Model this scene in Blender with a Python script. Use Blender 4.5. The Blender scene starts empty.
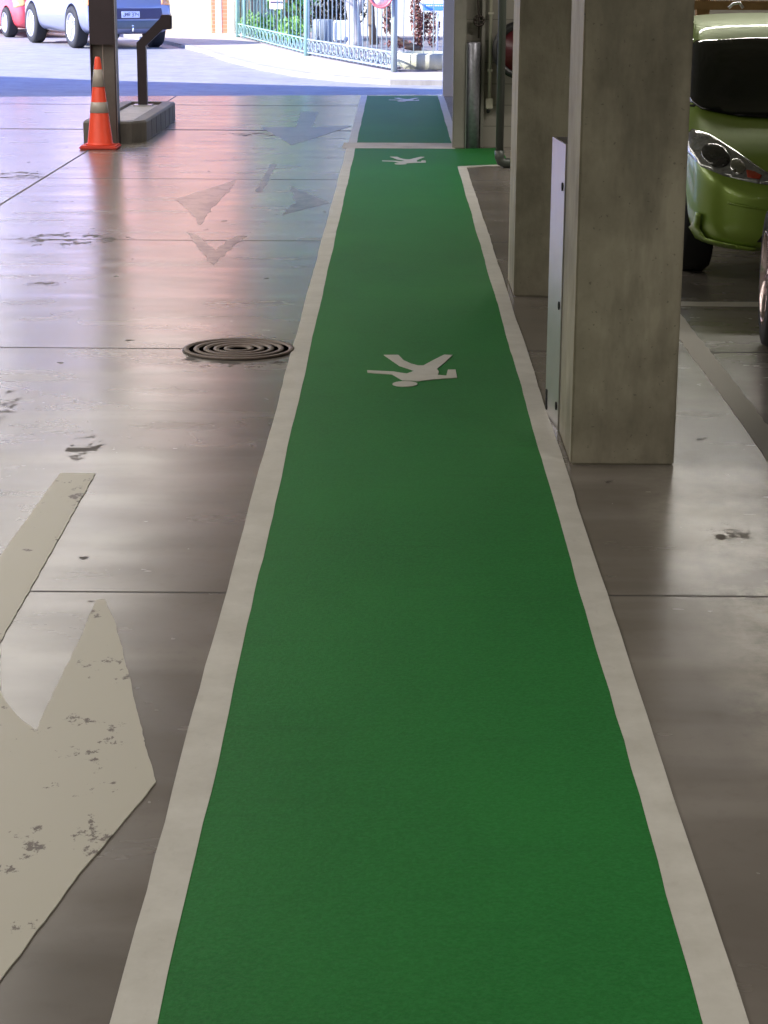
import bpy, bmesh, math, random
from mathutils import Vector, Matrix, geometry
from mathutils.bvhtree import BVHTree
random.seed(7)
C = bpy.context.scene.collection
SC = bpy.context.scene
PI = math.pi
# ------------------------------------------------------------------ camera
F = 2000.0; H = 1.75
Yc = Vector((398-384, 41+512, -F)).normalized()          # walkway direction seen by the lens
dn = Vector((-0.0070, -1, 0)); dn = (dn - Yc*dn.dot(Yc)).normalized()
Zc = -dn; Xc = Yc.cross(Zc)
R = Matrix((Xc, Yc, Zc))                                  # camera -> world
cam = bpy.data.cameras.new('camera'); cob = bpy.data.objects.new('camera', cam); C.objects.link(cob)
cob.matrix_world = Matrix.Translation((0, 0, H)) @ R.to_4x4()
cam.sensor_fit = 'VERTICAL'; cam.sensor_height = 36; cam.lens = 36*F/1024
cam.clip_end = 300
SC.camera = cob
def ray(px, py): return R @ Vector((px-384, 512-py, -F))
def G(px, py, z=0.0):
    d = ray(px, py); t = (z-H)/d.z; return Vector((d.x*t, d.y*t, z))
def P(px, py, Y):
    d = ray(px, py); t = Y/d.y; return Vector((d.x*t, Y, H+d.z*t))
# ------------------------------------------------------------------ light
SC.view_settings.view_transform = 'Standard'; SC.view_settings.look = 'None'
SC.view_settings.gamma = 1; SC.view_settings.use_curve_mapping = False
SC.view_settings.exposure = 0.0
SUN_EL = math.radians(33); SUN_AZ = Vector((-0.93, -0.36, 0)).normalized()
w = bpy.data.worlds.new('world'); SC.world = w; w.use_nodes = True
nt = w.node_tree; nt.nodes.clear()
sky = nt.nodes.new('ShaderNodeTexSky'); sky.sky_type = 'NISHITA'; sky.sun_disc = False
sky.sun_elevation = SUN_EL; sky.sun_rotation = math.atan2(SUN_AZ.x, SUN_AZ.y); sky.ozone_density = 3.0; sky.dust_density = 0.3
bg = nt.nodes.new('ShaderNodeBackground'); bg.inputs['Strength'].default_value = 0.48
wo = nt.nodes.new('ShaderNodeOutputWorld')
tint = nt.nodes.new('ShaderNodeMix'); tint.data_type = 'RGBA'; tint.blend_type = 'MULTIPLY'; tint.inputs[0].default_value = 1
tint.inputs[7].default_value = (.74, .84, 1.5, 1); nt.links.new(sky.outputs[0], tint.inputs[6]); nt.links.new(tint.outputs[2], bg.inputs[0]); nt.links.new(bg.outputs[0], wo.inputs[0])
sl = bpy.data.lights.new('sun', 'SUN'); sl.energy = 12.5; sl.angle = 0.01; sl.color = (1, 0.95, 0.86)
so = bpy.data.objects.new('sun', sl); C.objects.link(so)
sd = Vector((SUN_AZ.x*math.cos(SUN_EL), SUN_AZ.y*math.cos(SUN_EL), math.sin(SUN_EL)))
so.rotation_euler = sd.to_track_quat('Z', 'Y').to_euler()
def lamp(x, y, z, sx, sy, power, col=(1, 0.945, 0.86)):
    l = bpy.data.lights.new('unseen_lamp', 'AREA'); l.shape = 'RECTANGLE'; l.size = sx; l.size_y = sy
    l.energy = power; l.color = col
    o = bpy.data.objects.new('unseen_lamp', l); C.objects.link(o); o.location = (x, y, z)  # unseen lights placed to fill the garage and its floor reflections
for y_, p_ in ((2.5, 38), (7.5, 58), (12.5, 64), (17.5, 60), (23.0, 55)):
    lamp(-2.8, y_, 3.1, 1.3, 4.6, p_*.95)
    lamp(-5.2, y_, 3.1, 0.8, 4.6, p_*2.0)  # outer row added for daylight from the left, to brighten pillar sides
lamp(3.2, 16.6, 3.1, 3.4, 0.3, 110)
lamp(2.6, 3.4, 3.1, 0.3, 1.8, 62)
lamp(0.1, 0.4, 3.1, 1.6, 0.3, 30)
# ------------------------------------------------------------------ materials
class NT:
    def __init__(s, name):
        s.m = bpy.data.materials.new(name); s.m.use_nodes = True; s.t = s.m.node_tree
        s.b = s.t.nodes['Principled BSDF']; s.n = s.t.nodes; s.l = s.t.links
        s.geo = None
    def pos(s):
        if not s.geo:
            s.geo = s.n.new('ShaderNodeNewGeometry').outputs['Position']
        return s.geo
    def scaled(s, v):
        m = s.n.new('ShaderNodeVectorMath'); m.operation = 'MULTIPLY'; s.l.new(s.pos(), m.inputs[0]); m.inputs[1].default_value = v
        return m.outputs[0]
    def noise(s, scale=1, v=(1, 1, 1), detail=4, rough=.6):
        x = s.n.new('ShaderNodeTexNoise'); x.inputs['Scale'].default_value = scale
        x.inputs['Detail'].default_value = detail; x.inputs['Roughness'].default_value = rough
        s.l.new(s.scaled(v), x.inputs['Vector']); return x.outputs['Fac']
    def ramp(s, f, a, b, ca=(0, 0, 0), cb=(1, 1, 1)):
        r = s.n.new('ShaderNodeValToRGB'); r.color_ramp.elements[0].position = a; r.color_ramp.elements[1].position = b
        r.color_ramp.elements[0].color = (*ca, 1); r.color_ramp.elements[1].color = (*cb, 1)
        s.l.new(f, r.inputs[0]); return r.outputs[0]
    def math(s, op, a, b=None, c=None):
        m = s.n.new('ShaderNodeMath'); m.operation = op
        for i, v in enumerate((a, b, c)):
            if v is None: continue
            if isinstance(v, (int, float)): m.inputs[i].default_value = v
            else: s.l.new(v, m.inputs[i])
        return m.outputs[0]
    def mix(s, f, a, b):
        m = s.n.new('ShaderNodeMix'); m.data_type = 'RGBA'
        if isinstance(f, (int, float)): m.inputs[0].default_value = f
        else: s.l.new(f, m.inputs[0])
        for i, v in ((6, a), (7, b)):
            if isinstance(v, tuple): m.inputs[i].default_value = (*v, 1)
            else: s.l.new(v, m.inputs[i])
        return m.outputs[2]
    def col(s, c): s.l.new(c, s.b.inputs['Base Color'])
    def bump(s, h, st=.3, d=.01):
        b = s.n.new('ShaderNodeBump'); b.inputs['Strength'].default_value = st; b.inputs['Distance'].default_value = d
        s.l.new(h, b.inputs['Height']); s.l.new(b.outputs[0], s.b.inputs['Normal'])
    def set(s, **k):
        for a, v in k.items(): s.b.inputs[a.replace('_', ' ')].default_value = v
        return s
def plain(name, c, rough=.6, metal=0., var=.12, scale=8., coat=0.):
    n = NT(name); f = n.noise(scale)
    n.col(n.mix(f, tuple(x*(1-var) for x in c), tuple(min(1, x*(1+var)) for x in c)))
    n.set(Roughness=rough, Metallic=metal)
    if coat: n.b.inputs['Coat Weight'].default_value = coat; n.b.inputs['Coat Roughness'].default_value = .05
    return n.m
M = {}
# garage floor concrete
n = NT('floor_concrete')
big = n.noise(.7, detail=5); fine = n.noise(22, detail=3); trow = n.noise(1.0, (0.6, 3.2, 1), 3, .5)
sep = n.n.new('ShaderNodeSeparateXYZ'); n.l.new(n.pos(), sep.inputs[0]); SX, SY = sep.outputs[0], sep.outputs[1]
c1 = n.mix(n.ramp(big, .3, .7), (.118, .102, .088), (.21, .184, .160))
c1 = n.mix(n.math('MULTIPLY', n.ramp(trow, .5, .75), .5), c1, (.30, .27, .245))
c1 = n.mix(n.math('MULTIPLY', n.ramp(fine, .55, .8), .25), c1, (.10, .085, .072))
# pale blotches right of the walkway, painted in for the lamp's reflection
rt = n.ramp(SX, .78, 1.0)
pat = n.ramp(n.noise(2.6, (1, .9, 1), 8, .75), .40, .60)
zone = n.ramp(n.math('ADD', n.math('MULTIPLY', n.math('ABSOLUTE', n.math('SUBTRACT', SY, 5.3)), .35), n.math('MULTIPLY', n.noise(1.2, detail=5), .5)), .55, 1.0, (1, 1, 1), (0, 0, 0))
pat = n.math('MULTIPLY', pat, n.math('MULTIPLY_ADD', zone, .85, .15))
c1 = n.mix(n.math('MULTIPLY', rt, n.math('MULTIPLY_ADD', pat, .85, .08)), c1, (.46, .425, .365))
# small dark spots
spots = n.ramp(n.noise(9, (1, .8, 1), 3, .6), .70, .73)
c1 = n.mix(n.math('MULTIPLY', spots, .7), c1, (.04, .032, .028))
def joint(axis, p, wd=.006):
    return n.math('LESS_THAN', n.math('ABSOLUTE', n.math('SUBTRACT', axis, p)), wd)
J = joint(SY, 5.45, .007)
for p_, w_ in ((9.15, .011), (12.85, .012), (16.55, .014), (21.4, .05), (25.1, .03)): J = n.math('MAXIMUM', J, joint(SY, p_, w_))
J = n.math('MAXIMUM', J, n.math('MULTIPLY', n.math('LESS_THAN', SX, -1), joint(SX, -2.9, .012)))
J = n.math('MAXIMUM', J, n.math('MULTIPLY', n.math('GREATER_THAN', SX, .8), joint(SY, 3.5, .004)))
def blot(x, y, rx, ry, thr=.5):
    a = n.math('POWER', n.math('DIVIDE', n.math('SUBTRACT', SX, x), rx), 2.)
    b = n.math('POWER', n.math('DIVIDE', n.math('SUBTRACT', SY, y), ry), 2.)
    e = n.math('SUBTRACT', 1., n.math('ADD', a, b))
    return n.math('GREATER_THAN', n.math('ADD', n.math('MINIMUM', n.math('MULTIPLY', e, .25), .14), n.math('MULTIPLY', n.math('SUBTRACT', crk, .5), 1.6)), .17)
crk = n.noise(5, (1.6, 1.6, 1), 8, .8)
B = blot(-2.1, 12.85, .42, .38)
for b_ in ((-3.15, 16.75, .3, .35), (-1.95, 11.0, .12, .12), (-1.62, 7.7, .12, .5), (-1.15, 7.2, .08, .25), (1.06, 6.12, .09, .12), (1.12, 4.35, .04, .05), (.95, 5.0, .05, .07), (-1.35, 20.9, .5, .3), (-.72, 8.9, .3, .22)):
    B = n.math('MAXIMUM', B, blot(*b_))
c1 = n.mix(n.math('MULTIPLY', B, .75), c1, (.035, .025, .022))
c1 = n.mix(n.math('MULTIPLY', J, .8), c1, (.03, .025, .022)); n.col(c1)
ro = n.ramp(n.noise(1.8, (.8, 2, 1), 5), .3, .7, (.20,)*3, (.29,)*3)
mk = n.math('MAXIMUM', n.math('MAXIMUM', B, J), spots); ro = n.math('ADD', ro, n.math('MULTIPLY', mk, .4)); n.l.new(ro, n.b.inputs['Roughness'])
n.l.new(n.math('MULTIPLY_ADD', mk, -.7, 1.0), n.b.inputs['Specular IOR Level'])
n.bump(n.math('ADD', n.noise(1.0, (.6, 2.6, 1), 1, .4), n.math('MULTIPLY', fine, .02)), .32, .012); M['floor'] = n.m
# green anti-slip coating
n = NT('green_coating'); a = n.noise(110, detail=3); b = n.noise(1.2, (1, .6, 1), 5); c = n.noise(2, (.8, 9, 1), 4)
cc = n.mix(n.ramp(b, .3, .7), (.009, .120, .020), (.015, .168, .028))
cc = n.mix(n.math('MULTIPLY', n.ramp(a, .35, .75), .5), cc, (.035, .25, .06))
cc = n.mix(n.math('MULTIPLY', n.ramp(c, .55, .8), .3), cc, (.012, .09, .02))
n.col(cc); n.set(Roughness=.6); n.b.inputs['Specular IOR Level'].default_value = .2
n.bump(a, .5, .003); M['green'] = n.m
n = NT('line_paint'); a = n.noise(5, detail=6, rough=.7); b = n.noise(40, (1, .4, 1), 3)
cc = n.mix(n.ramp(a, .35, .7), (.50, .48, .43), (.62, .60, .55)); cc = n.mix(n.math('MULTIPLY', n.ramp(b, .6, .8), .3), cc, (.38, .35, .30))
n.col(cc); n.set(Roughness=.5); M['paint'] = n.m
def worn(name, lo, hi, base, keep, rg=.5):
    n = NT(name); a = n.noise(7, (1, .7, 1), 8, .75); b = n.noise(2.5, (1, .5, 1), 3)
    f = n.ramp(n.math('MULTIPLY_ADD', b, .4, a), lo, hi)
    n.col(n.mix(f, base, keep)); n.set(Roughness=rg); n.b.inputs['Specular IOR Level'].default_value = .9 if rg < .45 else .35; n.bump(n.noise(1.0, (.6, 2.6, 1), 1, .4), .4, .012); return n.m
M['worn_arrow'] = worn('arrow_paint_worn', .575, .60, (.16, .135, .115), (.50, .475, .40))
M['ghost'] = worn('ghost_paint', .62, .76, (.035, .022, .016), (.19, .15, .12), .30)
M['scrub'] = worn('scrubbed_arrow', .4, .8, (.05, .042, .038), (.16, .14, .125), .33)
M['parkline'] = worn('parking_line_paint', .42, .5, (.2, .18, .15), (.48, .45, .38))
def concrete(name, a_, b_, st=.4, blocks=False):
    n = NT(name); a = n.noise(1.5, (1, 1, .8), 6, .65); b = n.noise(4, (1, 1, .25), 5, .7); d = n.noise(60, detail=2)
    cc = n.mix(n.ramp(a, .35, .65), a_, b_)
    cc = n.mix(n.math('MULTIPLY', n.ramp(b, .48, .72), .6), cc, tuple(x*.55 for x in a_))
    cc = n.mix(n.math('MULTIPLY', n.ramp(d, .68, .72), .5), cc, tuple(x*.4 for x in a_))
    n.col(cc); n.set(Roughness=.62); n.bump(n.math('ADD', b, n.math('MULTIPLY', d, .2)), st, .008); return n.m
M['pillar'] = concrete('pillar_concrete', (.16, .142, .10), (.40, .365, .275), .6)
M['wall'] = concrete('wall_concrete', (.20, .19, .165), (.29, .275, .24))
M['kerbc'] = concrete('kerb_concrete', (.13, .115, .10), (.2, .18, .16))
M['ceil'] = concrete('ceiling_concrete', (.3, .28, .25), (.4, .38, .35))
M['strip'] = concrete('threshold_concrete', (.42, .37, .33), (.6, .55, .5))
M['islandtop'] = concrete('island_infill', (.35, .32, .30), (.5, .46, .43))
M['road'] = concrete('road_asphalt', (.24, .24, .26), (.31, .31, .33), .2)
M['path'] = concrete('footpath', (.42, .37, .335), (.50, .445, .40), .2)
M['kerb'] = concrete('street_kerb', (.30, .29, .29), (.40, .39, .38), .2)
M['gravel'] = plain('garden_gravel', (.16, .15, .16), .9, var=.7, scale=14)
M['planter'] = concrete('planter_concrete', (.33, .34, .25), (.5, .5, .38), .2)
M['galv'] = plain('galvanised_steel', (.55, .56, .58), .32, .9, .25, 12)
M['guard'] = plain('brushed_steel', (.52, .50, .49), .3, .6, .1, 5)
M['tube'] = plain('grey_pipe', (.33, .33, .38), .4, .5, .5, 30)
M['black'] = plain('black_plastic', (.012, .012, .013), .4)
M['hole'] = plain('dark_hole', (.01, .01, .01), .9)
M['steel_brown'] = plain('brown_painted_steel', (.03, .018, .024), .45, .1, .3)
M['steel_grey'] = plain('grey_painted_steel', (.17, .15, .135), .5, .1, .3)
M['steel_light'] = plain('pale_steel_edge', (.5, .42, .38), .45, .3)
M['down'] = plain('dark_green_pipe', (.06, .07, .06), .45)
M['conduit'] = plain('cream_conduit', (.42, .40, .32), .5)
M['cone'] = plain('cone_orange', (.85, .075, .03), .45, var=.15)
M['cone_band'] = plain('reflective_band', (.42, .37, .33), .35)
M['cone_base'] = plain('cone_base_orange', (.60, .055, .03), .6, var=.3)
M['iron'] = plain('cast_iron', (.055, .042, .036), .5, .4, .4, 30)
M['ironpale'] = plain('dusty_iron', (.17, .13, .11), .6, .1, .3, 30)
M['maroon'] = plain('maroon_enamel', (.07, .008, .012), .35)
M['gpaint'] = plain('lime_green_paint', (.27, .40, .06), .38, .3, .05, 30, coat=.45)
M['spaint'] = plain('silver_blue_paint', (.22, .24, .36), .3, .3, .05, 30, coat=.8)
M['rpaint'] = plain('red_paint', (.62, .06, .08), .3, .1, .05, 30, coat=.8)
M['dpaint'] = plain('black_paint', (.015, .014, .016), .2, .2, .05, 30, coat=1.)
M['glass'] = plain('dark_glass', (.006, .007, .007), .06, 0, .1)
M['shaded_recess'] = plain('navy_shade', (.05, .045, .10), .5)
M['trimgrey'] = plain('grey_trim', (.10, .12, .14), .5)
M['tyre'] = plain('tyre_rubber', (.02, .02, .022), .75)
M['rim'] = plain('alloy_rim', (.6, .6, .65), .3, .7)
M['rimdark'] = plain('polished_rim', (.55, .45, .45), .2, .9)
M['chrome'] = plain('chrome', (.8, .8, .8), .12, 1.)
M['lens'] = plain('headlight_lens', (.34, .35, .34), .14, .5, .9, 40, coat=1.)
M['lensdark'] = plain('lamp_bowl', (.09, .09, .085), .15, .6, .8, 60)
M['amber'] = plain('amber_lens', (.45, .06, .03), .15, coat=1.)
M['plate'] = plain('plate_white', (.75, .75, .85), .4)
M['plate_txt'] = plain('plate_letters', (.18, .18, .28), .5)
M['taill'] = plain('tail_lens', (.9, .35, .12), .2, coat=1.)
M['wood'] = plain('rough_timber', (.30, .17, .08), .8, var=.4)
M['cream'] = None
def bricks(name, c1, c2, mortar, sc=1.0):
    n = NT(name); b = n.n.new('ShaderNodeTexBrick'); mp = n.n.new('ShaderNodeCombineXYZ')
    s = n.n.new('ShaderNodeSeparateXYZ'); n.l.new(n.pos(), s.inputs[0]); n.l.new(s.outputs[0], mp.inputs[0]); n.l.new(s.outputs[2], mp.inputs[1])
    n.l.new(mp.outputs[0], b.inputs['Vector']); b.inputs['Scale'].default_value = sc
    b.inputs['Brick Width'].default_value = .24; b.inputs['Row Height'].default_value = .085; b.inputs['Mortar Size'].default_value = .008
    for k, v in (('Color1', c1), ('Color2', c2), ('Mortar', mortar)): b.inputs[k].default_value = (*v, 1)
    n.l.new(b.outputs[0], n.b.inputs['Base Color']); n.set(Roughness=.85); return n.m
M['creamb'] = bricks('cream_bricks', (.80, .68, .44), (.76, .64, .41), (.62, .50, .34))
M['orangeb'] = bricks('orange_bricks', (.74, .25, .12), (.66, .21, .10), (.6, .36, .24))
M['peachb'] = bricks('pale_orange_bricks', (.95, .44, .29), (.92, .40, .26), (.85, .5, .38))
M['block'] = concrete('blockwork', (.21, .195, .165), (.29, .275, .235))
M['white_wall'] = plain('white_render', (.86, .83, .70), .8, var=.05)
M['bluewall'] = plain('lilac_render', (.74, .72, .84), .8, var=.05)
M['grass_panel'] = plain('teal_fence_panel', (.16, .22, .20), .6)
M['fence'] = plain('pale_teal_paint', (.24, .42, .40), .4)
M['fencew'] = plain('grey_fence_paint', (.28, .35, .37), .4)
M['sign_pink'] = plain('pale_pink_sign', (.85, .70, .74), .5)
M['sign_dark'] = plain('sign_ink', (.12, .10, .16), .5)
M['sign_blue'] = plain('blue_sign', (.10, .32, .72), .5)
M['sign_white'] = plain('white_sign', (.85, .87, .92), .4)
M['sign_navy'] = plain('navy_sign', (.05, .06, .18), .4)
M['red_rim'] = plain('pink_red_rim', (.75, .18, .22), .4)
M['bark_w'] = plain('pale_bark', (.50, .46, .40), .9, var=.35, scale=6)
M['bark_b'] = plain('brown_bark', (.16, .11, .07), .9, var=.4, scale=12)
M['leaf'] = plain('green_leaf', (.13, .30, .07), .6, var=.5, scale=5)
M['leaf_l'] = plain('pale_green_leaf', (.22, .42, .10), .6, var=.4, scale=5)
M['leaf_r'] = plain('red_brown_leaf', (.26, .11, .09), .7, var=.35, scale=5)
M['leaf_b'] = plain('dark_brown_leaf', (.09, .065, .035), .8, var=.6, scale=4)
M['barrel'] = plain('white_plastic', (.85, .85, .85), .5)
M['barrelg'] = plain('grey_plastic', (.22, .25, .27), .5)
# ------------------------------------------------------------------ helpers
class MB:
    def __init__(s): s.bm = bmesh.new(); s.mats = []; s.cur = 0
    def m(s, name):
        if M[name] not in s.mats: s.mats.append(M[name])
        s.cur = s.mats.index(M[name]); return s
    def _t(s, vs):
        fs = set()
        for v in vs:
            for f in v.link_faces: fs.add(f)
        for f in fs: f.material_index = s.cur
    def box(s, x0, x1, y0, y1, z0, z1, mat=None, bev=0.):
        r = bmesh.ops.create_cube(s.bm, size=1)['verts']
        mt = Matrix.Translation(((x0+x1)/2, (y0+y1)/2, (z0+z1)/2)) @ Matrix.Diagonal((abs(x1-x0), abs(y1-y0), abs(z1-z0), 1))
        if mat: mt = mat @ mt
        bmesh.ops.transform(s.bm, matrix=mt, verts=r); s._t(r)
        if bev:
            es = set(e for v in r for e in v.link_edges)
            b = bmesh.ops.bevel(s.bm, geom=list(es), offset=bev, segments=2, affect='EDGES')
            for f in b['faces']: f.material_index = s.cur
        return s
    def tube(s, pts, r, seg=12, cap=True):
        pts = [Vector(p) for p in pts]; rs = r if isinstance(r, (list, tuple)) else [r]*len(pts); rings = []
        for i, p in enumerate(pts):
            a = pts[max(0, i-1)]; b = pts[min(len(pts)-1, i+1)]; d = (b-a).normalized()
            u = d.cross(Vector((0, 1, 0)) if abs(d.y) < .9 else Vector((1, 0, 0))).normalized(); v = d.cross(u)
            rings.append([s.bm.verts.new(p + (u*math.cos(t)+v*math.sin(t))*rs[i]) for t in [2*PI*k/seg for k in range(seg)]])
        for A, B_ in zip(rings, rings[1:]):
            for k in range(seg):
                f = s.bm.faces.new((A[k], A[(k+1) % seg], B_[(k+1) % seg], B_[k])); f.material_index = s.cur; f.smooth = True
        if cap:
            for rr in (rings[0], rings[-1]):
                f = s.bm.faces.new(rr); f.material_index = s.cur
        return s
    def lathe(s, prof, mat=Matrix.Identity(4), seg=32):
        rings = []
        for r_, z in prof:
            rings.append([s.bm.verts.new(mat @ Vector((r_*math.cos(t), r_*math.sin(t), z))) for t in [2*PI*k/seg for k in range(seg)]])
        for A, B_ in zip(rings, rings[1:]):
            for k in range(seg):
                f = s.bm.faces.new((A[k], A[(k+1) % seg], B_[(k+1) % seg], B_[k])); f.material_index = s.cur; f.smooth = True
        for rr, p in ((rings[0], prof[0]), (rings[-1], prof[-1])):
            if p[0] > 1e-4:
                f = s.bm.faces.new(rr); f.material_index = s.cur
        return s
    def prism(s, pts, z0, z1, mat=None):
        """polygon in xy extruded in z"""
        pts = [Vector((p[0], p[1])) for p in pts]
        ar = sum(a.x*b.y-b.x*a.y for a, b in zip(pts, pts[1:]+pts[:1]))
        if ar < 0: pts.reverse()
        lo = [s.bm.verts.new((p.x, p.y, z0)) for p in pts]; hi = [s.bm.verts.new((p.x, p.y, z1)) for p in pts]
        tri = geometry.tessellate_polygon([[Vector((p.x, p.y, 0)) for p in pts]])
        for t in tri:
            a, b, c = t
            nrm = (pts[b]-pts[a]).to_3d().cross((pts[c]-pts[a]).to_3d()).z
            if nrm < 0: a, c = c, a
            for f in (s.bm.faces.new((hi[a], hi[b], hi[c])), s.bm.faces.new((lo[c], lo[b], lo[a]))): f.material_index = s.cur
        for i in range(len(pts)):
            j = (i+1) % len(pts); f = s.bm.faces.new((lo[i], lo[j], hi[j], hi[i])); f.material_index = s.cur
        if mat: bmesh.ops.transform(s.bm, matrix=mat, verts=lo+hi)
        return s
    def build(s, name, parent=None, loc=None):
        bmesh.ops.recalc_face_normals(s.bm, faces=s.bm.faces)
        me = bpy.data.meshes.new(name); s.bm.to_mesh(me); s.bm.free()
        for x in s.mats: me.materials.append(x)
        o = bpy.data.objects.new(name, me); C.objects.link(o)
        if parent: o.parent = parent
        if loc: o.location = loc
        return o
def B(mat): return MB().m(mat)
def struct(o): o['kind'] = 'structure'; return o
def tag(o, label, cat, group=None, kind=None):
    o['label'] = label; o['category'] = cat
    if group: o['group'] = group
    if kind: o['kind'] = kind
    return o
def empty(name, loc, label, cat, group=None, rz=0):
    o = bpy.data.objects.new(name, None); C.objects.link(o); o.location = loc; o.rotation_euler = (0, 0, rz)
    o.empty_display_size = .1
    return tag(o, label, cat, group)
# ------------------------------------------------------------------ structure
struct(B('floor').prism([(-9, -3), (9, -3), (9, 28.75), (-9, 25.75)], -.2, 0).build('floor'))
struct(B('road').prism([(-9, 25.75), (9, 28.75), (30, 28.75), (30, 75), (-40, 75), (-40, 25.75)], -.25, -.012).build('road'))
struct(B('ceil').prism([(-9, -3), (9, -3), (9, 26.7), (-4.2, 26.7), (-9, 28.2)], 3.2, 3.5).build('ceiling'))
# storeys above the car park (throws the shade on the apron)
struct(B('white_wall').prism([(-18, -3), (12, -3), (12, 25.4), (-8, 25.4), (-10, 25.75), (-12.8, 26.9), (-14.6, 27.8), (-18, 29.5)], 3.5, 6.0).build('wall_upper'))
struct(B('wall').box(-9.3, -9, -3, 27, 0, 3.2).build('wall_left'))
struct(B('wall').box(9, 9.3, -3, 27, 0, 3.2).build('wall_right'))
struct(B('wall').box(-9, 9, -3.3, -3, 0, 3.2).build('wall_rear'))
n = NT('block_wall'); s_ = n.n.new('ShaderNodeSeparateXYZ'); n.l.new(n.pos(), s_.inputs[0])
zz = s_.outputs[2]; mrt = n.math('LESS_THAN', n.math('PINGPONG', zz, .1), .0045)
cc = n.mix(n.noise(2, detail=6), (.21, .195, .165), (.32, .30, .26)); n.col(n.mix(n.math('MULTIPLY', mrt, .6), cc, (.1, .09, .075))); n.set(Roughness=.85)
n.bump(n.noise(40, detail=3), .3, .005); M['block'] = n.m
struct(B('block').box(.62, 9, 19.60, 19.80, 0, 3.2).build('wall_far'))
struct(B('wall').box(1.1, 1.3, 19.80, 27.0, 0, 3.2).build('wall_side'))
struct(B('wall').box(.535, .655, 19.42, 19.60, 0, 3.2, bev=.01).build('trim_1'))
struct(B('wall').box(.80, .832, 19.52, 19.60, 0, 3.2, bev=.004).build('trim_2'))
# footpath and kerb across the street
kp = [(100, 30), (172, 42), (206, 50), (225, 57), (262, 66), (300, 72.5), (345, 77), (390, 80), (443, 80.5), (520, 80.5)]
kw = [G(a, b, .06) for a, b in kp]
outer = [(p.x, p.y) for p in kw]
inner = []
for i, p in enumerate(kw):
    a = kw[max(0, i-1)]; b = kw[min(len(kw)-1, i+1)]; d = (b-a).normalized(); nn = Vector((-d.y, d.x, 0)) if d.cross(Vector((0, 1, 0))).z > 0 else Vector((d.y, -d.x, 0))
    q = p + nn*.16; inner.append((q.x, q.y))
struct(B('kerb').prism(outer + inner[::-1], -.012, .06).build('trim_3'))
struct(B('path').prism(inner + [(14, 36), (14, 62), (-14, 62), (-14, 50)], -.012, .055).build('ground'))
# threshold strip across the walkway
tag(B('strip').box(-.52, .56, 19.36, 19.95, .0005, .006).build('threshold_strip'), 'pale concrete strip crossing the green walkway beside the concrete pier', 'threshold')
# ------------------------------------------------------------------ painted walkway
root = empty('painted_walkway', (0, 0, 0), 'long green painted pedestrian walkway with white edges on the garage floor', 'walkway')
import random as rnd
def wavy(x, y0, y1, amp=.004, st=.16):
    out = []; y = y0; ph = rnd.random()*9
    while y < y1: out.append((x+amp*(math.sin(y*3.1+ph)*.5+rnd.uniform(-.4, .4)), y)); y += st
    out.append((x, y1)); return out
B('green').prism([(-.43, .5), (.57, .5), (.57, 17.70), (1.0, 17.88), (1.0, 19.50), (.54, 19.36), (-.43, 19.36)], .0005, .004).build('green_surface', root)
B('green').prism([(-.43, 19.95), (.57, 19.95), (.57, 27.1), (-.43, 27.0)], .0005, .004).build('green_surface', root)
for ya, yb in ((.5, 19.35), (19.96, 27.0)):
    l = wavy(-.478, ya, yb); r = wavy(-.395, ya, yb)
    B('paint').prism(l + r[::-1], .0006, .0055).build('edge_line', root)
l = wavy(.535, .5, 17.68); r = wavy(.610, .5, 17.60)
B('paint').prism(l + [(1.0, 17.90), (1.0, 17.82)] + r[::-1], .0006, .0055).build('edge_line', root)
l = wavy(.54, 19.97, 27.0); r = wavy(.62, 19.97, 27.0)
B('paint').prism(l + r[::-1], .0006, .0055).build('edge_line', root)
def rough(pts, amp=.004, st=.05):
    out = []
    for a, b in zip(pts, pts[1:]+pts[:1]):
        a = Vector(a[:2]); b = Vector(b[:2]); L = (b-a).length; k = max(1, int(L/st)); nn = Vector((b.y-a.y, a.x-b.x)); nn = nn.normalized() if L > 1e-6 else nn
        for i in range(k): out.append(tuple(a.lerp(b, i/k) + (nn*rnd.uniform(-amp, amp) if i else Vector((0, 0)))))
    return out
# walking person symbols
body = [(130, 200), (133, 211), (180, 215), (250, 219), (300, 248), (380, 252), (450, 244), (562, 236), (555, 197), (518, 197), (510, 226), (468, 222), (475, 207), (465, 193), (500, 165), (540, 127), (500, 125), (450, 150), (400, 177), (375, 177), (340, 168), (305, 152), (280, 126), (210, 126), (245, 150), (285, 178), (358, 202), (320, 216), (290, 212), (258, 206)]
head = [(312+60*math.cos(t), 266+13*math.sin(t)) for t in [2*PI*k/24 for k in range(24)]]
cen = G(340+345/4.8, 330+200/4.8)
def sym(label, at):
    b = B('paint')
    for poly in (body, head):
        b.prism([((G(340+u/4.8, 330+v/4.8)-cen).x, (G(340+u/4.8, 330+v/4.8)-cen).y) for u, v in poly], 0, .003)
    o = b.build('pedestrian_symbol'); o.location = at
    return tag(o, label, 'floor marking', 'walking person symbols painted along the green walkway')
sym('white walking person symbol on the green walkway, the nearest and largest one', (cen.x, cen.y, .0042))
sym('white walking person symbol on the green walkway just before the pale threshold strip', (G(404, 162).x, 18.15, .0042))
sym('small white walking person symbol on the green walkway beyond the threshold, near the street', (G(404, 100.5).x, 26.2, .0042))
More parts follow.
